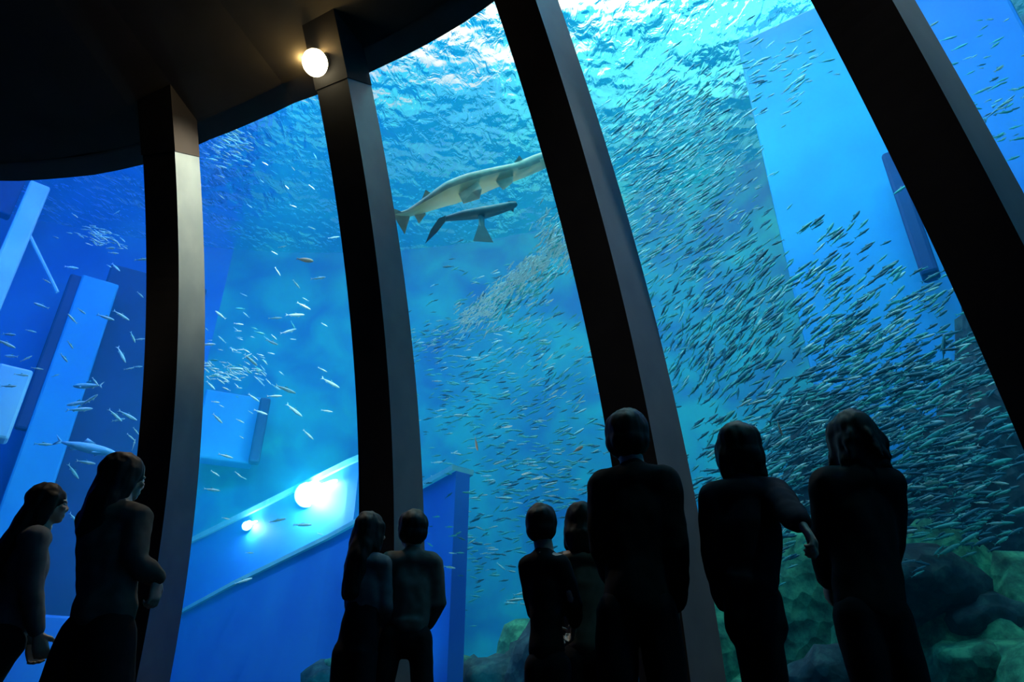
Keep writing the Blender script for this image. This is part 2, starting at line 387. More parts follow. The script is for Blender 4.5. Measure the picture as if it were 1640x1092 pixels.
# tall reef mass under the school at right
for k, (i, r, rx, ry, rz) in enumerate(((2.05,14.9,1.4,1.0,4.3),(2.5,14.9,1.5,1.0,5.2),(3.0,14.6,1.5,1.0,5.6),(1.6,15.4,1.3,1.0,3.2),(3.5,14.3,1.6,1.0,5.8))):
    p = polar(i, r, -1.2)
    rock('reef_cliff', ['dark reef cliff under the school, second from the left of five','dark reef cliff behind the shaggy-haired person','tall dark reef cliff left of the nearest rib','lowest dark reef cliff, behind the woman with bobbed hair','tall dark reef cliff behind the nearest rib'][k], 'reef', 'dark reef cliffs', p, (rx, ry, rz+.9), M_drock, k+3, 5, .3)
zones = [(.35,1.05,13.2,10,.75,'algae','green algae rock on the tank floor between the close couple and the child'),
         (1.0,1.7,12.9,9,.8,'algae','green-topped rock on the tank floor behind the tall man and bobbed woman'),
         (1.7,2.9,13.4,12,1.0,'algae','green-topped rock on the ridge behind the shaggy-haired person'),
         (1.2,2.9,11.9,16,.48,'rock','dark bluish rock low in front at the lower right of the tank'),
         (-.5,.45,12.6,8,.42,'rock','low pale bluish rock on the tank floor behind the second pane')]
for z, (a, b, r, n, s, mt, lb) in enumerate(zones):
    h0, h1 = {0:(1.9,2.5), 1:(1.9,2.6), 2:(2.3,3.0), 3:(.8,1.3), 4:(.5,1.0)}[z]
    for k in range(n):
        i = a + (b-a)*(k+.5)/n + rr.uniform(-.04,.04); rad = r + rr.uniform(-.35,.5)
        h = rr.uniform(h0, h1); p = polar(i, rad, -1.2 + h*.5)
        rock('reef_rock', lb, 'rock', 'rocks %s' % lb.split(' ', 2)[2], p, (s*rr.uniform(.9,1.25), s*rr.uniform(.8,1.1), h*.62), M_algae if mt == 'algae' and (k % 3 or z == 2) else (M_rock if z != 3 else M_drock), rr.uniform(0, 50), 4, .3)
        for q in range(2):
            sc = rr.uniform(.28,.48)*min(1, s+.2); p2 = polar(i + rr.uniform(-.07,.07), rad - s*rr.uniform(.3,.9), -1.2 + h*rr.uniform(.55,1.0))
            rock('reef_rock', lb, 'rock', 'rocks %s' % lb.split(' ', 2)[2], p2, (sc*1.2, sc, sc*.75), [M_algae, M_rock, M_algae][q] if mt == 'algae' else M_drock, rr.uniform(0, 50), 3, .3)
# ================================================================== visitors
def loft(bm, pts, n=20, ref=(1,0,0)):
    """closed tapering tube through (point, rx, ry); rounded ends"""
    P = [Vector(p[0]) for p in pts]; ref = Vector(ref); rings = []
    for k in range(len(P)):
        d = (P[min(k+1, len(P)-1)] - P[max(k-1, 0)]).normalized()
        u = (ref - d*ref.dot(d))
        if u.length < .1: u = Vector((0,1,0)) - d*d.y
        u.normalize(); v = d.cross(u).normalized()
        rings.append((P[k], u, v, d, pts[k][1], pts[k][2]))
    def ringpts(c, u, v, rx, ry): return [c + u*math.cos(2*PI*j/n)*rx + v*math.sin(2*PI*j/n)*ry for j in range(n)]
    rows = []
    c, u, v, d, rx, ry = rings[0]; m = min(rx, ry)
    for a in (80, 55, 30): rows.append(ringpts(c - d*m*math.sin(math.radians(a)), u, v, rx*math.cos(math.radians(a)), ry*math.cos(math.radians(a))))
    for c, u, v, d, rx, ry in rings: rows.append(ringpts(c, u, v, rx, ry))
    c, u, v, d, rx, ry = rings[-1]; m = min(rx, ry)
    for a in (30, 55, 80): rows.append(ringpts(c + d*m*math.sin(math.radians(a)), u, v, rx*math.cos(math.radians(a)), ry*math.cos(math.radians(a))))
    vs = quadgrid(bm, rows, closed=True); bm.faces.new(vs[0][::-1]); bm.faces.new(vs[-1])
def fuse(name, bm, voxel, mat, parent, wrinkle=0.0, wscale=9, smooth=6, wz=1.0, seed=0):
    bmesh.ops.recalc_face_normals(bm, faces=bm.faces[:])
    me = bpy.data.meshes.new('tmp'); bm.to_mesh(me); bm.free()
    t = bpy.data.objects.new('tmp', me); C.objects.link(t)
    m = t.modifiers.new('r', 'REMESH'); m.mode = 'VOXEL'; m.voxel_size = voxel
    s = t.modifiers.new('s', 'SMOOTH'); s.iterations = smooth; s.factor = .5
    dg = bpy.context.evaluated_depsgraph_get(); ev = t.evaluated_get(dg)
    me2 = bpy.data.meshes.new_from_object(ev); bpy.data.objects.remove(t); bpy.data.meshes.remove(me)
    if wrinkle:
        nr = [v.normal.copy() for v in me2.vertices]
        for v, nn in zip(me2.vertices, nr):
            q = Vector((v.co.x*wscale, v.co.y*wscale, v.co.z*wscale*wz + seed))
            v.co += nn*wrinkle*(noise.noise(q) + .5*noise.noise(q*2.3))
    for p in me2.polygons: p.use_smooth = True
    me2.materials.clear(); me2.materials.append(mat)
    o = bpy.data.objects.new(name, me2); C.objects.link(o); o.parent = parent
    return o
M_skin = pmat('skin', (.30,.19,.14), .55, col2=(.36,.23,.17), scale=12)
M_skin2 = pmat('skin_light', (.42,.28,.21), .55, col2=(.48,.33,.25), scale=12)
M_hairm = pmat('hair_black', (.010,.008,.007), .6, spec=.2, col2=(.022,.017,.014), scale=30, vec_scale=(1,1,.1), bump=.3)
M_eye = pmat('eye', (.6,.6,.58), .2)
M_shoe = pmat('shoe_dark', (.02,.02,.02), .5)
def hand(bm, w, d, side, palm_n, s=1.0, curl=.5, spread=.1):
    """w wrist, d direction of the hand, palm_n the way the palm faces, side = direction of the thumb"""
    w = Vector(w); d = Vector(d).normalized(); pn = Vector(palm_n); pn = (pn - d*pn.dot(d)).normalized(); th = Vector(side); th = (th - d*th.dot(d) - pn*th.dot(pn)).normalized()
    loft(bm, [(w, .026*s, .020*s), (w+d*.03*s, .032*s, .017*s), (w+d*.065*s, .040*s, .015*s), (w+d*.09*s, .038*s, .012*s)], 14, ref=th)
    for k, (o, L) in enumerate(((.030,.070), (.010,.080), (-.010,.074), (-.029,.058))):
        b = w + d*.088*s + th*o*s; dd = (d + th*(o*spread*40)).normalized(); pts = [(b - d*.01*s, .0095*s, .0095*s)]; a = 0; q = b
        for j, f in enumerate((.45, .3, .25)):
            a += curl*(.5+.35*j) + .06*k
            q = q + (dd*math.cos(a) + pn*math.sin(a))*L*f*s; pts.append((q, (.009-.0008*j)*s, (.0088-.0008*j)*s))
        loft(bm, pts, 10, ref=th)
    b = w + d*.025*s + th*.024*s; t1 = b + (d*.6+th*.75+pn*.25).normalized()*.038*s; t2 = t1 + (d*.8+th*.35+pn*.45).normalized()*.03*s; t3 = t2 + (d*.85+pn*.5).normalized()*.024*s
    loft(bm, [(b, .014*s, .013*s), (t1, .0115*s, .0115*s), (t2, .010*s, .010*s), (t3, .009*s, .0085*s)], 10, ref=pn)
def person(name, label, x, y, H, yaw, q):
    """q: pose in the figure's own frame (faces +y, x to its right), lengths as fractions of H"""
    root = empty('person', (x, y, 0), math.radians(yaw)); tag(root, label, 'person')
    S = H; V = lambda a: Vector(a)*S
    b = q.get('build', 1.0); sh = q.get('sh', .108); hipw = q.get('hip', .044)
    lx = q.get('shift', 0.0)      # sideways shift of the pelvis against the head
    J = dict(pel=V((lx,0,q.get('pelz', .515))), waist=V((lx*.6,.004,.60)), chest=V((lx*.2,0,.73)), base=V((0,-.006,.815)), neck=V((0,.0,.845)), head=V((0,.012,.925)))
    J['head'] += V(q.get('head', (0,0,0)))
    for s, k in ((-1,'l'), (1,'r')):
        J['sh'+k] = V((s*sh, -.005, .80)) + V(q.get('sh'+k, (0,0,0)))
        J['hip'+k] = J['pel'] + V((s*hipw, 0, -.01))
        J['el'+k] = V(q.get('el'+k, (s*.125, -.01, .625))); J['wr'+k] = V(q.get('wr'+k, (s*.125, .03, .48)))
        J['kn'+k] = V(q.get('kn'+k, (lx+s*.055, .01, .285))); J['an'+k] = V(q.get('an'+k, (lx+s*.055, -.01, .045)))
    tilt = Matrix.Rotation(math.radians(q.get('nod', 0)), 4, 'X') @ Matrix.Rotation(math.radians(q.get('hroll', 0)), 4, 'Y'); turn = Matrix.Rotation(math.radians(q.get('turn', 0)), 4, 'Z')
    HR = turn @ tilt; h = J['head']; hs = S*q.get('hs', 1.0)
    hp = lambda a: h + (HR @ Vector(a))*hs
    # ---- body, one surface
    bm = bmesh.new()
    loft(bm, [(J['pel'], .080*S*b, .058*S*b), (J['waist'], .068*S*b, .052*S*b), (J['chest'], .090*S*b, .062*S*b), (J['base'], .075*S*b, .045*S*b)], 24)
    loft(bm, [(J['shl'], .034*S, .034*S), (J['base'], .05*S, .036*S), (J['shr'], .034*S, .034*S)], 16, ref=(0,1,0))
    loft(bm, [(J['base'], .036*S, .036*S), (J['neck']+V((0,.003,.005)), .031*S, .033*S), (hp((0,-.012,-.02)), .03*S, .032*S)], 16)
    ell(bm, hp((0,-.006,.012)), (.0455*hs,.056*hs,.056*hs), HR); ell(bm, hp((0,.014,-.022)), (.036*hs,.042*hs,.042*hs), HR); ell(bm, hp((0,.036,-.048)), (.018*hs,.018*hs,.014*hs), HR)
    loft(bm, [(hp((0,.049,.006)), .006*hs, .006*hs), (hp((0,.060,-.012)), .008*hs, .008*hs), (hp((0,.056,-.018)), .012*hs, .006*hs)], 10)
    ell(bm, hp((0,.046,.012)), (.034*hs,.012*hs,.006*hs), HR); ell(bm, hp((0,.053,-.034)), (.014*hs,.006*hs,.007*hs), HR)
    for s in (-1, 1): ell(bm, hp((s*.046,-.002,-.004)), (.006*hs,.014*hs,.020*hs), HR); ell(bm, hp((s*.024,.043,-.012)), (.013*hs,.012*hs,.010*hs), HR)
    for k, s in (('l',-1), ('r',1)):
        loft(bm, [(J['sh'+k], .033*S, .033*S), (J['sh'+k].lerp(J['el'+k], .5), .028*S, .028*S), (J['el'+k], .023*S, .023*S), (J['el'+k].lerp(J['wr'+k], .35), .024*S, .022*S), (J['wr'+k], .016*S, .014*S)], 16)
        d = J['wr'+k] - J['el'+k]
        hand(bm, J['wr'+k], q.get('hd'+k, d), q.get('th'+k, (0,1,0)), q.get('pn'+k, (-s,0,0)), S/1.72, q.get('curl', .45))
        lk = q.get('leg', 1.0)*.92; loft(bm, [(J['hip'+k], .043*S*lk, .050*S*lk), (J['hip'+k].lerp(J['kn'+k], .5), .036*S*lk, .041*S*lk), (J['kn'+k], .029*S*lk, .031*S*lk), (J['kn'+k].lerp(J['an'+k], .35), .029*S*lk, .032*S*lk), (J['an'+k], .019*S, .02*S)], 18)
        a = J['an'+k]; loft(bm, [(a+V((0,-.02,-.018)), .020*S, .020*S), (a+V((0,.03,-.022)), .024*S, .018*S), (a+V((0,.085,-.030)), .026*S, .013*S)], 14)
    fuse('body', bm, .0068, q.get('skin', M_skin), root, smooth=3)
    for s in (-1, 1):
        bm = bmesh.new(); ell(bm, hp((s*.021,.046,.0)), (.0075*hs,.0065*hs,.0065*hs), HR, 12); link('eye', bm, M_eye, root, True)
    # ---- hair
    bm = bmesh.new(); hv = q.get('hairvol', 1.0); hl = q.get('hairlen', 0)
    ell(bm, hp((0,-.014,.020)), (.052*hs*hv,.060*hs*hv,.058*hs*(.5+.5*hv)), HR)
    ell(bm, hp((0,-.024,-.012)), (.050*hs*hv,.048*hs*hv,.045*hs), HR)
    if hl:
        tip = h + V(q.get('hairtip', (0,-.07,-hl)))
        top = hp((0,-.026,0)); mid = top.lerp(tip, .45) + V((0,-.012,.0))
        loft(bm, [(top, .052*hs*hv, .040*hs*hv), (top.lerp(mid,.5), .055*hs*hv, .036*hs), (mid, q.get('hairw',.058)*hs, .032*hs), (tip, q.get('hairw',.058)*.8*hs, .022*hs)], 20)
        for s in (-1, 1): loft(bm, [(hp((s*.042,.0,.02)), .018*hs, .03*hs), (hp((s*.046,-.008,-.03)), .018*hs, .028*hs), (hp((s*.046,-.02,-.07)), .015*hs, .025*hs)], 12)
    if q.get('tuft'):
        rr = random.Random(5)
        for _ in range(26):
            a = rr.uniform(0, 2*PI); z0 = rr.uniform(-.05, .02)
            s0 = hp((math.cos(a)*.047*hv, -.012+math.sin(a)*.05*hv, z0)); e = s0 + (HR @ Vector((math.cos(a)*.02, math.sin(a)*.02-.004, -rr.uniform(.03,.055))))*hs
            loft(bm, [(s0, .013*hs, .013*hs), (s0.lerp(e,.5), .011*hs, .011*hs), (e, .004*hs, .004*hs)], 8)
    ho = fuse('hair', bm, .009, M_hairm, root, wrinkle=q.get('hairwr', .009), wscale=22, wz=.35, smooth=3, seed=H*7)
    # ---- top
    bm = bmesh.new(); g = q.get('top', {}); t = g.get('puff', .012); hem = g.get('hem', .50); hw = g.get('hemw', .098); sl = g.get('sleeve', 1.0); ww = g.get('waistw', .084)
    hc = V((lx + g.get('hx', 0), g.get('hy', 0), hem))
    loft(bm, [(hc, hw*S*b, .075*S*b), (J['waist']+V((0,0,.01)), ww*S*b, .066*S*b), (J['chest'], (.096+t*.3)*S*b, .072*S*b), (J['base']+V((0,0,-.02)), (.080+t*.3)*S*b, .054*S*b), (J['base']+V((0,0,.015)), .04*S, .038*S)], 26)
    loft(bm, [(J['shl'], (.038+t)*S, (.036+t)*S), (J['base']+V((0,0,-.004)), .056*S, .042*S), (J['shr'], (.038+t)*S, (.036+t)*S)], 18, ref=(0,1,0))
    for k in 'lr':
        e = J['el'+k]; w = J['wr'+k]; a = J['sh'+k]
        pts = [(a, (.036+t)*S, (.036+t)*S), (a.lerp(e,.5), (.033+t)*S, (.031+t)*S), (e, (.028+t)*S, (.028+t)*S)]
        if sl > .5: pts += [(e.lerp(w,(sl-.5)), (.026+t)*S, (.025+t)*S), (e.lerp(w,(sl-.5)*1.85), (.021+t*.9)*S, (.020+t*.9)*S)]
        loft(bm, pts, 16)
    for ex in g.get('extra', []): loft(bm, [(V(p[0]), p[1]*S, p[2]*S) for p in ex], 16)
    fuse(g.get('name', 'jacket'), bm, .0105, g['mat'], root, wrinkle=g.get('wr', .010), wscale=g.get('ws', 9), wz=.8, smooth=4, seed=H*11)
    # ---- trousers / skirt
    bm = bmesh.new(); g = q.get('low', {}); t = g.get('puff', .008)
    loft(bm, [(J['pel']+V((0,0,-.02)), .087*S*b, .068*S*b), (J['pel']+V((0,0,.05)), .078*S*b, .060*S*b)], 24)
    for k in 'lr':
        hh = J['hip'+k]; kk = J['kn'+k]; a = J['an'+k]
        lk = q.get('leg', 1.0); loft(bm, [(hh, (.046+t*.6)*S*lk, (.056+t)*S*lk), (hh.lerp(kk,.5), (.043+t)*S*lk, (.048+t)*S*lk), (kk, (.036+t)*S*lk, (.038+t)*S*lk), (kk.lerp(a,.5), (.034+t*1.3)*S, (.037+t*1.3)*S), (a+V((0,0,.012)), (.028+t*1.5)*S, (.03+t*1.5)*S)], 18)
    for ex in g.get('extra', []): loft(bm, [(V(p[0]), p[1]*S, p[2]*S) for p in ex], 20)
    fuse(g.get('name', 'trousers'), bm, .0105, g['mat'], root, wrinkle=g.get('wr', .007), wscale=10, wz=.5, smooth=4, seed=H*5)
    for k in 'lr':
        bm = bmesh.new(); a = J['an'+k]
        loft(bm, [(a+V((0,-.026,-.022)), .025*S, .020*S), (a+V((0,.03,-.026)), .029*S, .018*S), (a+V((0,.092,-.031)), .029*S, .012*S)], 16)
        fuse('shoe', bm, .008, M_shoe, root, smooth=2)
    return root
def cloth(n, c, r=.9): return pmat(n, c, r, spec=.12, col2=tuple(v*1.35 for v in c), scale=18, bump=.25, bscale=120)
M_c1 = cloth('charcoal_knit', (.03,.031,.033)); M_c2 = cloth('grey_cotton', (.10,.105,.11)); M_c3 = cloth('black_denim', (.006,.006,.009))
M_c4 = cloth('dark_wool', (.009,.009,.010)); M_c5 = cloth('brown_grey_jersey', (.085,.08,.07)); M_c6 = cloth('navy_cotton', (.006,.008,.014))
person('p1', 'woman in profile at far left facing right, long straight hair down her back', -2.475, 3.67, 1.61, -54, dict(
    skin=M_skin2, hs=.94, sh=.080, hairlen=.31, hairtip=(.0,-.10,-.31), hairw=.056, hairvol=1.04, head=(0,-.008,0), nod=4, build=.88,
    elr=(.080,.030,.645), wrr=(.080,.080,.53), ell=(-.080,.015,.635), wrl=(-.075,.075,.52), pnr=(-1,.2,0), thr=(0,1,0), curl=.7, shift=0,
    top=dict(mat=M_c2, hem=.55, hemw=.085, name='cardigan', puff=.006), low=dict(mat=M_c4, name='trousers', puff=.010),
    knl=(-.04,-.05,.285), knr=(.04,-.065,.285), anl=(-.04,-.07,.045), anr=(.04,-.08,.045)))
person('p2', 'long-haired woman in loose blouse before the leftmost rib, stepping to the left', -1.85, 3.25, 1.63, -12, dict(
    skin=M_skin2, sh=.076, hs=.95, hairlen=.17, hairtip=(-.012,-.06,-.17), hairw=.056, hairvol=1.12, turn=-24, shift=.045, build=.92, head=(-.018,0,.002),
    elr=(.112,-.02,.680), wrr=(.158,.03,.640), ell=(-.082,.06,.66), wrl=(-.04,.12,.57), thr=(0,1,.2), pnr=(-1,0,0), curl=.9,
    hdr=(.10,.1,-1), knl=(-.025,-.02,.30), anl=(-.08,-.06,.05), knr=(.09,.01,.285), anr=(.10,-.01,.045),
    top=dict(mat=M_c5, hem=.55, hemw=.094, waistw=.090, name='blouse', puff=.006, wr=.014),
    low=dict(mat=M_c3, puff=.010, extra=[[((.080,.0,.50),.066,.07), ((.100,-.005,.38),.072,.072), ((.112,-.01,.2),.080,.075)]])))
person('p3', 'woman with long hair leaning close to her companion, light belt line at her waist', -.855, 4.30, 1.62, -18, dict(
    skin=M_skin2, sh=.060, hairlen=.20, hairtip=(-.020,-.06,-.23), hairw=.048, hairvol=1.02, turn=-10, build=.78, head=(-.012,0,0),
    ell=(-.068,.045,.655), wrl=(-.03,.11,.62), elr=(.068,.03,.65), wrr=(.04,.10,.61), hip=.030, shift=-.018,
    top=dict(mat=M_c2, hem=.70, hemw=.080, waistw=.078, name='cropped_jacket', puff=.002),
    low=dict(mat=M_c3, puff=.006, extra=[[((-.012,0,.50),.074,.06),((-.008,0,.60),.072,.058),((-.003,0,.68),.062,.052)]]),
    knl=(-.055,.0,.285), anl=(-.06,.0,.045), knr=(.02,.0,.285), anr=(.025,-.01,.045)))
person('p4', 'short-haired person in a jacket with lit shoulders beside the long-haired woman', -.612, 4.40, 1.66, 6, dict(
    sh=.074, hairvol=1.12, head=(-.008,0,-.004), turn=14, build=.88, pelz=.56,
    ell=(-.085,.03,.65), wrl=(-.05,.10,.61), elr=(.098,.02,.665), wrr=(.07,.09,.60), hip=.052,
    knl=(-.085,.0,.285), anl=(-.11,.0,.045), knr=(.072,.0,.285), anr=(.072,-.01,.045), leg=.85,
    top=dict(mat=M_c5, hem=.59, hemw=.082, puff=.008), low=dict(mat=M_c4, puff=.006)))
person('p5', 'slim child with short hair standing alone with arms bent, left of the tall man', .145, 3.12, 1.35, -22, dict(
    sh=.052, hs=.96, hairvol=1.08, head=(-.012,.0,.002), turn=10, build=.62, curl=.9, hip=.028, leg=.9,
    elr=(.092,.015,.675), wrr=(.07,.07,.63), ell=(-.050,.04,.665), wrl=(-.02,.10,.62), shift=.004,
    top=dict(mat=M_c4, hem=.55, hemw=.088, waistw=.08, name='shirt', puff=.0), low=dict(mat=M_c3, puff=.006),
    knl=(-.018,.02,.285), knr=(.026,.0,.285), anl=(-.01,.02,.045), anr=(.03,-.01,.045)))
person('p5b', 'child half hidden behind the left side of the tall man', .355, 3.50, 1.46, -8, dict(
    sh=.078, hs=1.03, hairlen=.09, hairtip=(0,-.05,-.09), hairvol=1.05, build=.82,
    ell=(-.088,.03,.665), wrl=(-.06,.10,.57), elr=(.09,.0,.64), wrr=(.08,.06,.55),
    top=dict(mat=M_c5, hem=.54, hemw=.08, name='shirt', puff=.002), low=dict(mat=M_c3, puff=.006)))
person('p6', 'tall broad man in dark jacket standing against the foot of the middle rib', .540, 2.98, 1.75, -14, dict(
    sh=.070, head=(-.008,.0,-.002), hairvol=1.1, build=.86, shift=-.018, hip=.048,
    ell=(-.090,.02,.65), wrl=(-.055,.11,.565), elr=(.078,.0,.64), wrr=(.068,.07,.52),
    knl=(-.075,.0,.285), anl=(-.075,.01,.045), knr=(.038,.0,.285), anr=(.045,0,.045), leg=.95,
    top=dict(mat=M_c4, hem=.515, hemw=.090, puff=.010), low=dict(mat=M_c3, puff=.006)))
person('p7', 'woman with bobbed hair, her right hand trailing out beside her', .945, 2.79, 1.61, -4, dict(
    sh=.074, hairlen=.065, hairtip=(-.006,-.02,-.062), hairw=.060, hairvol=1.1, head=(.008,0,.0), turn=8, build=.84, shift=-.016, hip=.016, leg=.78,
    shr=(.002,0,.010), elr=(.070,-.105,.745), wrr=(.066,-.190,.690), hdr=(.28,-.35,-.85), thr=(.7,.5,.3), pnr=(-.8,.4,0), curl=.95,
    ell=(-.082,.015,.655), wrl=(-.06,.085,.56), knl=(-.012,.05,.285), anl=(-.01,.08,.045), anr=(-.002,-.07,.045), knr=(-.006,-.02,.285),
    top=dict(mat=M_c6, hem=.585, hemw=.084, waistw=.080, name='loose_shirt', puff=.007, hx=-.006), low=dict(mat=M_c3, puff=.008)))
person('p8', 'broad person with shaggy shoulder-length hair seen from behind, furthest right', 1.445, 2.84, 1.69, 3, dict(
    sh=.070, hairlen=.075, hairtip=(0,-.03,-.07), hairw=.058, hairvol=1.13, tuft=1, head=(.020,0,-.004), build=.82, shift=-.036, hip=.040, leg=.9,
    ell=(-.078,.045,.675), wrl=(-.06,.12,.60), elr=(.062,.03,.675), wrr=(.055,.10,.60), hairwr=.009,
    knl=(-.074,.0,.29), anl=(-.085,0,.045), knr=(.014,.0,.29), anr=(.035,-.01,.045),
    top=dict(mat=M_c4, hem=.52, hemw=.094, waistw=.094, puff=.014), low=dict(mat=M_c3, puff=.008)))
# ================================================================== sharks and fish
M_back = pmat('fish_back', (.03,.26,.34), .4, col2=(.05,.36,.42), scale=8)
M_silver = pmat('fish_silver', (.72,.93,.93), .3, col2=(.85,.98,.96), scale=8)
M_shark = pmat('shark_skin', (.42,.36,.25), .6, col2=(.75,.64,.45), scale=5, bump=.1)
M_belly = pmat('shark_belly', (1,.85,.45), .6, col2=(1,.92,.65), scale=4)
M_sharkd = pmat('shark_dark_skin', (.03,.09,.12), .6, col2=(.05,.13,.16), scale=5)
M_orange = pmat('fish_orange', (.85,.42,.28), .5, col2=(.9,.55,.4), scale=8)
def fish_bm(tall=.090, wide=.048, fork=.10):
    bm = bmesh.new()
    prof = [(.5,.012,.010),(.46,.045,.030),(.38,.078,.048),(.24,.105,.060),(.05,.115,.058),(-.15,.09,.043),(-.32,.045,.022),(-.42,.020,.010)]
    rows = []
    for x, h, w in prof:
        h *= tall/.115; w *= wide/.06
        rows.append([(x, w*math.cos(2*PI*j/8), h*math.sin(2*PI*j/8)-.01) for j in range(8)])
    vs = quadgrid(bm, rows, closed=True); bm.faces.new(vs[0]); bm.faces.new(vs[-1][::-1])
    def fin(pts, t=.006):
        a = [bm.verts.new((p[0], p[1]+t, p[2])) for p in pts]; b = [bm.verts.new((p[0], p[1]-t, p[2])) for p in pts]
        bm.faces.new(a); bm.faces.new(b[::-1])
        for k in range(len(a)): bm.faces.new((a[k], a[(k+1)%len(a)], b[(k+1)%len(a)], b[k]))
    fin([(-.40,0,.0),(-.55,0,fork),(-.50,0,.03),(-.47,0,0),(-.50,0,-.03),(-.55,0,-fork),(-.40,0,-.02)])
    fin([(.10,0,.09),(-.06,0,.15),(-.10,0,.07)]); fin([(-.12,0,-.07),(-.24,0,-.11),(-.26,0,-.05)])
    for s in (-1,1): fin([(.26,s*.045,-.05),(.12,s*.10,-.10),(.14,s*.05,-.06)])
    bmesh.ops.recalc_face_normals(bm, faces=bm.faces[:])
    return bm
def fish_mesh(name, mats, **k):
    bm = fish_bm(**k)
    for f in bm.faces: f.material_index = 1 if f.calc_center_median().z > .028 else 0
    me = bpy.data.meshes.new(name); bm.to_mesh(me); bm.free()
    for m in mats: me.materials.append(m)
    for p in me.polygons: p.use_smooth = True
    return me
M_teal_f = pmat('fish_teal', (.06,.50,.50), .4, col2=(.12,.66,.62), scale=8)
M_dim = pmat('fish_dim', (.01,.16,.26), .5, col2=(.02,.22,.32), scale=8)  # teal and dim copies put the school's haze and shade into the colour
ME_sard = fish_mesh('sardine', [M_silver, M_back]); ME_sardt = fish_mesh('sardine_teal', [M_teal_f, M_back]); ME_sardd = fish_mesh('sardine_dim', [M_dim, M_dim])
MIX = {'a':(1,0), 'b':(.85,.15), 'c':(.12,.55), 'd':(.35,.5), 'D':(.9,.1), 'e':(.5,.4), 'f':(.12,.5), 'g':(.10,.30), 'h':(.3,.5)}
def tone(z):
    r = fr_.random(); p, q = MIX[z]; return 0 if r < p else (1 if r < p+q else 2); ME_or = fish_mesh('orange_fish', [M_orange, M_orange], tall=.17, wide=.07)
ME_or = fish_mesh('orange_fish', [M_orange, M_orange], tall=.17, wide=.07)
ME_dk = fish_mesh('dark_fish', [M_back, M_back])
CR = CM.to_3x3()
def fish_matrix(px, py, dep, ang, Lpx, fwd):
    p = at_depth(px, py, dep)
    d = (CR @ Vector((math.cos(ang), math.sin(ang), -fwd))).normalized()
    up = Vector((0,0,1)); y = up.cross(d).normalized(); z = d.cross(y)
    L = Lpx*dep/F
    m = Matrix((d, y, z)).transposed().to_4x4(); 
    return Matrix.Translation(p) @ m @ Matrix.Diagonal((L, L, L, 1)), L
fr_ = random.Random(23)
singles = []   # (px, py, angle, length px, depth behind glass, zone)
Z = {'D':('small silver fish of the pale band slanting across the third pane','fish of the pale slanting band'),
     'a':('small silver fish scattered in the deep blue water behind the leftmost pane','silver fish behind the leftmost pane'),
     'b':('small silver fish scattered in cyan water behind the second pane from the left','silver fish behind the second pane'),
     'c':('small silver fish in the teal water between the middle ribs','silver fish between the middle ribs'),
     'd':('small silver fish of the pale band slanting across the third pane','fish of the pale slanting band'),
     'e':('silver fish of the bright swarm at the top right of the middle rib','fish of the bright upper swarm'),
     'f':('silver fish of the school in the blue upper part of the widest pane','fish in the blue upper half of the widest pane'),
     'g':('silver fish of the dense dark school around the two rightmost people','fish of the dense dark low school'),
     'h':('silver fish behind the rightmost pane beyond the nearest rib','fish behind the rightmost pane')}
A = '''115 428 -8 20;186 428 -40 18;175 426 -30 8;228 415 5 20;66 489 -20 22;170 508 -18 26;195 505 -35 24;116 510 -48 18;131 498 -35 14;225 472 -40 14;213 540 -60 18;224 543 5 14;113 552 -50 14;103 573 -42 18;195 568 -58 26;207 590 10 14;221 587 2 14;89 601 20 10;15 535 -5 22;10 550 -30 26;18 570 -3 24;42 574 30 16;140 617 2 50;153 611 -55 14;125 645 10 36;143 640 30 30;128 655 3 34;185 665 -45 24;205 665 -30 28;190 672 10 22;70 711 -5 22;138 740 -10 26;118 755 -50 26;120 831 -40 24;210 700 -50 14;214 712 80 16;50 530 -15 14;75 450 -30 12;90 380 -20 10;120 345 -35 12;187 340 25 12;35 600 -8 18;15 618 0 20;60 590 -10 16;100 800 -15 12;218 690 -60 12'''
B = '''353 504 -35 20;382 530 0 10;334 551 0 22;331 586 -2 16;343 590 -8 14;377 590 -5 22;365 586 25 12;396 570 30 14;405 580 -45 14;402 576 -40 24;338 617 -40 18;350 600 -30 10;407 637 -40 18;349 670 -40 20;385 674 -30 12;355 650 -30 8;487 490 -28 22;473 504 0 28;441 509 3 18;462 530 15 24;436 548 -20 20;425 580 -50 10;458 623 -22 30;472 657 -38 28;517 592 -30 14;530 613 -30 28;494 696 -42 20;418 660 -20 20;440 634 0 20;524 658 -10 16;345 758 -40 14;382 760 -35 14;390 765 -30 10;362 730 -20 20;340 784 -10 22;445 833 10 22;485 840 0 26;400 885 0 12;513 855 -20 8;535 380 10 16;510 445 5 22;452 395 10 12;440 405 -30 10;475 455 -50 16;445 435 -60 14;520 520 -30 10;500 365 -20 10;470 330 -20 10;390 930 15 24;362 830 -10 12;355 315 -40 10;400 330 -35 10;378 250 -20 14;350 235 -15 14;340 255 -10 16;365 262 -18 14;395 258 -12 12;385 228 -20 16;338 215 -15 14;360 205 -12 12;400 240 -10 10;425 262 -30 10;420 290 -40 8;460 300 -45 8;500 300 -40 10;505 250 -60 10;470 270 -50 8'''
Cc = '''738 665 3 20;764 576 10 18;735 664 0 14;925 692 30 22;868 673 0 12;855 740 0 18;812 683 10 16;880 620 35 20;878 590 20 18;845 735 5 12;760 797 0 16;808 797 -5 24;815 790 3 14;830 805 -8 14;905 930 0 26;825 960 5 24;835 950 8 22;845 968 -5 20;818 965 0 18;700 610 0 14;790 700 5 14;800 740 20 18;700 740 3 16;880 775 15 22;860 765 12 18;720 830 5 14;750 860 0 14;790 880 5 16;700 900 10 14;920 930 10 20'''
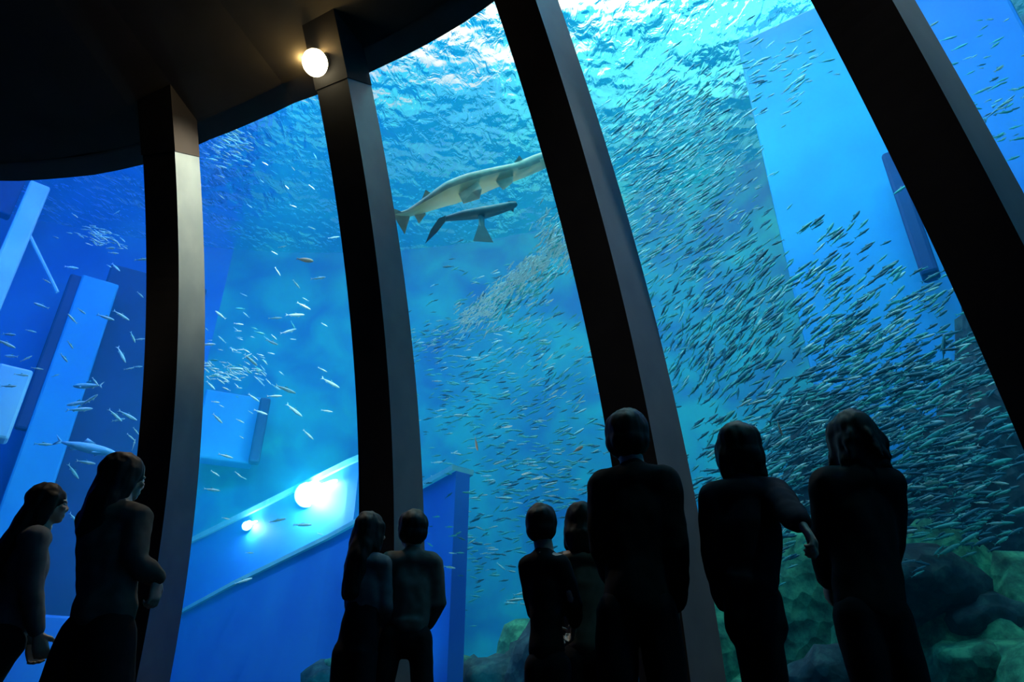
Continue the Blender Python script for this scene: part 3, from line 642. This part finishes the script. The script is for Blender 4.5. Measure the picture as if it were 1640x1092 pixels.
for s, z in ((A,'a'),(B,'b'),(Cc,'c')):
    for t in s.split(';'):
        x, y, a, l = map(float, t.split()); 
        if not (z == 'a' and y > 750 and False): singles.append((x, y, math.radians(a), l, fr_.uniform(.5, 3.5), z))
# cx cy sx sy rot n angle jitter length jitter d0 d1 zone
blobs = [(835,440,75,13,38,330,50,30,16,4,.6,1.4,'D'),(850,455,80,26,40,300,40,22,14,5,.8,2.4,'d'),(890,385,22,38,20,150,50,25,16,5,.6,1.6,'D'),(765,505,35,18,30,110,40,30,13,4,.6,1.6,'D'),(690,545,60,25,15,120,20,25,11,4,.8,2,'d'),(158,380,34,13,-20,70,-20,20,12,4,1,2.5,'a'),(365,228,34,30,-30,90,-22,18,13,4,1,2.5,'b'),
 (1080,190,80,70,40,300,38,12,19,7,.8,4,'e'),(1040,290,60,80,30,260,33,12,17,6,.8,4,'e'),(1140,260,70,70,30,200,35,14,16,6,1,4,'e'),
 (1010,370,60,70,30,200,33,14,16,6,.8,4,'e'),(1130,400,90,70,30,260,38,14,18,6,1,4.5,'f'),
 (1320,460,110,70,35,170,40,12,26,8,.8,3.5,'f'),(1200,480,70,70,40,200,45,15,22,8,.8,4,'f'),(1400,520,110,40,25,170,32,12,26,8,.8,3.5,'f'),
 (1130,560,70,110,60,330,55,22,20,7,.8,5,'f'),
 (1420,640,170,70,20,620,24,14,30,9,.6,3,'g'),(1500,740,110,70,10,300,18,14,32,9,.6,3,'g'),(1260,700,130,80,30,420,32,18,26,8,.6,3.5,'g'),
 (1200,820,110,90,20,300,25,20,24,8,.6,3,'g'),(1530,830,90,60,10,160,15,20,30,9,.6,2.5,'g'),(1270,880,70,40,15,90,15,15,26,8,.6,2.5,'g'),
 (760,600,90,120,0,360,12,25,13,5,.8,5,'c'),(860,760,110,110,0,420,8,22,15,5,.8,4.5,'c'),(730,880,70,80,0,220,5,25,14,5,.8,4,'c'),(870,560,60,90,30,200,35,20,14,5,.8,4,'d'),
 (1590,150,70,110,25,80,20,15,20,8,1,5,'h'),(1240,110,60,50,30,90,30,15,18,7,1.5,4,'e'),(400,560,60,80,0,50,-25,25,12,4,1.5,5,'b'),(370,595,35,16,0,60,-20,30,12,4,1,2,'b')]
pool = []
for cx, cy, sx, sy, rot, n, ang, jit, Lp, lj, d0, d1, z in blobs:
    c, s = math.cos(math.radians(rot)), math.sin(math.radians(rot))
    for _ in range(n):
        u, v = fr_.gauss(0, sx*.62), fr_.gauss(0, sy*.62); x = cx + u*c + v*s; y = cy - u*s + v*c
        if not (590 < x < 1650 and -20 < y < 1010) and z not in 'ab': continue
        pool.append((x, y, math.radians(fr_.gauss(ang, jit*.6)), max(7, fr_.gauss(Lp, lj*.6)), fr_.uniform(d0, d1), z))
pool.sort(key=lambda t: -t[3])
single_keys = set(); big = []
need = 300 - len(singles)
for t in pool:
    if len(big) >= need: break
    if 0 < t[0] < 1640 and 0 < t[1] < 1000 and not behind_rib(t[0], t[1]) and fr_.random() < .8: big.append(t); single_keys.add(id(t))
first = None
for t in singles + big:
    x, y, a, l, d, z = t
    m, L = fish_matrix(x, y, glass_t(x, y) + d, a + (PI if fr_.random() < .15 else 0), l*1.15, fr_.uniform(-.3, .3))
    if m.translation.z > ZW - .1: continue
    if first is None: first = o = bpy.data.objects.new('sardine', ME_sard)
    else: o = first.copy()
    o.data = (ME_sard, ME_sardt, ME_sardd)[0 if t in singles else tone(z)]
    C.objects.link(o); o.matrix_world = m; tag(o, Z[z][0], 'fish', Z[z][1])
# the rest of the school
bmf = fish_mesh('tmpfish', [M_silver, M_back]); import array
V0 = [v.co.copy() for v in bmf.vertices]; F0 = [list(p.vertices) for p in bmf.polygons]; MI = [p.material_index for p in bmf.polygons]
vv, ff, mi = [], [], []
for t in pool:
    if id(t) in single_keys: continue
    x, y, a, l, d, z = t
    m, L = fish_matrix(x, y, glass_t(x, y) + d, a + (PI if fr_.random() < .15 else 0), l*.95, fr_.uniform(-.4, .4))
    if m.translation.z > ZW - .1: continue
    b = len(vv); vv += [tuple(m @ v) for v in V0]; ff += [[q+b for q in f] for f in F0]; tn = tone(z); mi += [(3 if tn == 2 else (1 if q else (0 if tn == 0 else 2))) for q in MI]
me = bpy.data.meshes.new('school'); me.from_pydata(vv, [], ff); [me.materials.append(q) for q in (M_silver, M_back, M_teal_f, M_dim)]
me.polygons.foreach_set('material_index', mi); me.polygons.foreach_set('use_smooth', [True]*len(ff)); me.update()
o = bpy.data.objects.new('fish_school', me); C.objects.link(o); tag(o, 'dense swirling school of small silver fish filling the middle and right panes', 'fish school', kind='stuff')
# odd ones
for x, y, a, l, lb in ((763,711,-80,22,'small orange fish hanging head down right of the close couple'),(1249,686,-70,24,'small orange fish between the two rightmost heads'),
                       (489,416,-8,26,'small orange fish high in the second pane left of the second rib'),(926,719,30,18,'small orange fish left of the head of the tall man')):
    o = bpy.data.objects.new('orange_fish', ME_or); C.objects.link(o); o.matrix_world = fish_matrix(x, y, glass_t(x, y)+.7, math.radians(a), l, .1)[0]; tag(o, lb, 'fish')
o = bpy.data.objects.new('dark_fish', ME_dk); C.objects.link(o); o.matrix_world = fish_matrix(1511, 556, glass_t(1511,556)+1, math.radians(85), 42, .1)[0]; tag(o, 'single dark fish swimming upright near the nearest rib', 'fish')
for x, y, a, l, lb in ((140,716,-14,95,'large pale blue fish gliding above the head of the leftmost rib woman'),(1600,172,38,70,'long thin pale green fish beyond the nearest rib')):
    o = bpy.data.objects.new('pale_fish', fish_mesh('pale', [M_pale, M_pale], tall=.09 if x < 900 else .03)); C.objects.link(o); o.matrix_world = fish_matrix(x, y, glass_t(x, y)+2, math.radians(a), l, .1)[0]; tag(o, lb, 'fish')
# ---- sharks
def shark(name, label, spine, dep, skin, belly, fins):
    """spine: (px, py, radius px, extra depth) tail to head"""
    P = [at_depth(x, y, dep+dd) for x, y, r, dd in spine]; Rr = [r*dep/F for x, y, r, dd in spine]
    base = P[len(P)//2].copy(); root = empty(name, base); tag(root, label, 'shark')
    upv = Vector((0,0,1)); n = 20
    bm = bmesh.new(); rows = []
    def frame(k):
        d = (P[min(k+1,len(P)-1)]-P[max(k-1,0)]).normalized(); s = d.cross(upv).normalized(); return d, s, s.cross(d).normalized()
    # finer spine
    QP, QR = [], []
    for k in range(len(P)-1):
        p0, p1, p2, p3 = P[max(k-1,0)], P[k], P[k+1], P[min(k+2,len(P)-1)]
        for j in range(6):
            t = j/6; QP.append(.5*((2*p1)+(p2-p0)*t+(2*p0-5*p1+4*p2-p3)*t*t+(3*p1-p0-3*p2+p3)*t**3)); QR.append(Rr[k]*(1-t)+Rr[k+1]*t)
    QP.append(P[-1]); QR.append(Rr[-1]); P, Rr = QP, QR
    for k in range(len(P)):
        d, s, u = frame(k); r = Rr[k]
        rows.append([P[k]-base + s*math.cos(2*PI*j/n)*r*.92 + u*math.sin(2*PI*j/n)*r*(1 if math.sin(2*PI*j/n) > 0 else .8) for j in range(n)])
    vs = quadgrid(bm, rows, closed=True); bm.faces.new(vs[0]); bm.faces.new(vs[-1][::-1]); bmesh.ops.recalc_face_normals(bm, faces=bm.faces[:])
    for f in bm.faces:
        c = f.calc_center_median(); k = min(range(len(P)), key=lambda q: (P[q]-base-c).length)
        if (c-(P[k]-base)).z < -.25*Rr[k]: f.material_index = 1
    o = link('body', bm, skin, root, True); o.data.materials.append(belly)
    for nm, pts, th in fins:
        W = [at_depth(x, y, dep+dd)-base for x, y, dd in pts]
        c = sum(W, Vector())/len(W); nn = (W[1]-W[0]).cross(W[2]-W[0]).normalized()*th
        # fin as a lens: thick at the root edge (first and last points), thin at the rim
        bm = bmesh.new(); m = len(W)
        wts = [1 if q in (0, m-1) else .15 for q in range(m)]
        a = [bm.verts.new(w + nn*t) for w, t in zip(W, wts)]; b = [bm.verts.new(w - nn*t) for w, t in zip(W, wts)]
        ca = bm.verts.new(c + nn*.7); cb = bm.verts.new(c - nn*.7)
        for q in range(m):
            r2 = (q+1) % m; bm.faces.new((a[q], a[r2], ca)); bm.faces.new((b[r2], b[q], cb)); bm.faces.new((a[q], b[q], b[r2], a[r2]))
        bmesh.ops.recalc_face_normals(bm, faces=bm.faces[:]); link(nm, bm, skin, root)
    return root
dS = glass_t(750, 310) + .9
shark('shark', 'large pale sand-coloured shark with yellowish belly passing under the surface', [(628,345,3,.1),(655,341,7,.05),(690,325,14,0),(722,310,21,0),(755,298,22,0),(790,286,18,0),(828,275,15,0),(860,262,15,.1),(890,250,13,.2),(912,244,5,.3)], dS, M_shark, M_belly,
  [('tail_fin', [(640,338,.05),(618,330,.1),(600,318,.15),(618,342,.1),(634,352,.08),(648,375,.0),(656,346,.05)], .02),
   ('dorsal_fin', [(676,318,.0),(682,304,.0),(690,309,.0),(700,316,.0)], .015),('anal_fin', [(664,345,0),(671,358,-.05),(682,342,0)], .015),
   ('dorsal_fin', [(815,272,0),(832,249,0),(838,258,0),(846,268,0)], .02),
   ('pectoral_fin', [(735,312,-.1),(742,326,-.3),(768,318,-.35),(772,302,-.3),(764,290,-.1)], .025),
   ('pelvic_fin', [(795,292,-.1),(806,304,-.25),(820,293,-.2),(822,284,-.1)], .02)])
dT = glass_t(760, 345) + 1.6
shark('shark', 'darker teal shark swimming just below the large pale shark', [(706,352,3,.1),(722,349,6,.05),(745,345,9,0),(775,341,11,0),(800,335,9,0),(820,329,7,0),(828,326,3,0)], dT, M_sharkd, M_sharkd,
  [('tail_fin', [(714,346,0),(713,355,0),(700,372,0),(681,390,.1),(690,368,.05),(703,350,0)], .03),
   ('pectoral_fin', [(769,346,-.05),(767,360,-.2),(758,386,-.35),(790,388,-.35),(776,362,-.2),(773,345,-.05)], .03),
   ('snout_fin', [(812,330,0),(822,340,0),(826,322,0),(814,322,0)], .02)])
# ================================================================== the lamp at the head of the second rib
pl = ring(.93, 7.22, .62)
def before_ribs(px, py, gap):
    v = CM.to_3x3() @ Vector(((px-820)/F, (546-py)/F, -1)); o = CM.translation; t = 2.0
    while True:
        p = o + v*t; t += .02
        if math.hypot(p.x-CX, p.y-CY) > RAD - lean(p.z) - RD - gap: return p
lp = before_ribs(507, 100, .16)
M_warm = emat('warm_lamp_glow', (1.0,.84,.50), 22)
root = empty('spotlight', lp); tag(root, 'small glaring warm spotlight fixed at the head of the second rib', 'lamp')
d = Vector((-.35,-.5,-.75)).normalized()
bm = bmesh.new(); cyl(bm, -d*.16, d*.02, .09, .13, 24); link('housing', bm, M_lampbody, root)
bm = bmesh.new(); ell(bm, d*.03, (.15,.15,.11), d.to_track_quat('Z','Y').to_matrix().to_4x4()); link('lens', bm, M_warm, root, True)
bm = bmesh.new(); cyl(bm, -d*.1, (0,.05,.32), .014, .014, 10); link('bracket', bm, M_lampbody, root)
l = bpy.data.lights.new('warm_spot', 'POINT'); l.energy = 210; l.color = (1,.62,.20); l.shadow_soft_size = .06
o = bpy.data.objects.new('warm_spot', l); C.objects.link(o); o.location = lp + Vector((.0,.02,.13))
print('LAMP', lp, ceil_z(.9))

l = bpy.data.lights.new('warm_spot_side', 'POINT'); l.energy = 45; l.color = (1,.62,.20); l.shadow_soft_size = .05
o = bpy.data.objects.new('warm_spot_side', l); C.objects.link(o); o.location = at_depth(484, 96, glass_t(484, 96)-.42)  # added second source beside the lamp, widening its warm halo
sp = spot(lp + Vector((-.1,-.15,-.2)), (-1.35,3.7,1.3), (1,.86,.66), 280, 44, .8, .06)
# downlights in the bays: they graze the flanks of the ribs
for i, z, dd, e, col, ai in ((.76,7.1,.25,1500,(1,.80,.52),0),(1.76,7.3,.25,22,(.6,.85,1),1),(2.76,7.4,.25,30,(.4,.85,1),2),(3.72,7.5,.25,560,(1,.95,.85),3)):
    p = ring(i, z, dd); q = ring(ai, 6.0, .25)
    l = bpy.data.lights.new('bay_downlight', 'SPOT'); l.energy = e; l.color = col; l.spot_size = math.radians(60); l.spot_blend = .8; l.shadow_soft_size = .05
    o = bpy.data.objects.new('bay_downlight', l); C.objects.link(o); o.location = p; o.rotation_euler = (q-p).to_track_quat('-Z','Y').to_euler()
# added unseen white spot in the water by the lamp, whitening the fish
p = at_depth(478, 40, glass_t(478, 40)+2.0)
spot(p, at_depth(468, 430, glass_t(468, 430)+2.4), (.85,.96,1), 1500, 40, .95, .1)

# added unseen uplights behind the sill, brightening the fish from below
for i, e, col in ((-.5,90,(.05,.45,1)),(.5,200,(.08,.75,1)),(1.5,270,(.08,.9,.9)),(2.3,180,(.06,.75,1)),(3.6,160,(.08,.8,1))):
    spot(polar(i, RAD+.5, -.6), polar(i, RAD+2.2, 9), col, e, 85, .8, .15)

spot(polar(1.15, RAD+.35, .2), at_depth(835, 442, glass_t(835,442)+.9), (.85,1,.97), 420, 30, .8, .1)  # added unseen spot that whitens the slanting fish band
for i, col, e in ((-2.2,(.02,.2,1),520),(-.8,(.02,.22,1),460),(.4,(.08,.58,1),300),(1.4,(.10,.80,.9),290),(2.3,(.06,.62,1),220),(3.0,(.02,.48,1),340),(4.6,(.3,.9,1),300)):
    area(polar(i, RAD-.6, ZW-.3), polar(i, RAD+5, 2.5), col, e, 2.2, .8)
area(polar(1.5, RAD+2, 13.0), polar(1.5, RAD+2, 16), (1,.74,.54), 4300, 14, 7)
w = bpy.data.worlds.new('w'); scene.world = w; w.use_nodes = True; w.node_tree.nodes['Background'].inputs[0].default_value = (0,0,0,1)
scene.view_settings.view_transform = 'Standard'; scene.view_settings.look = 'None'; scene.view_settings.exposure = -.08; scene.view_settings.gamma = 1
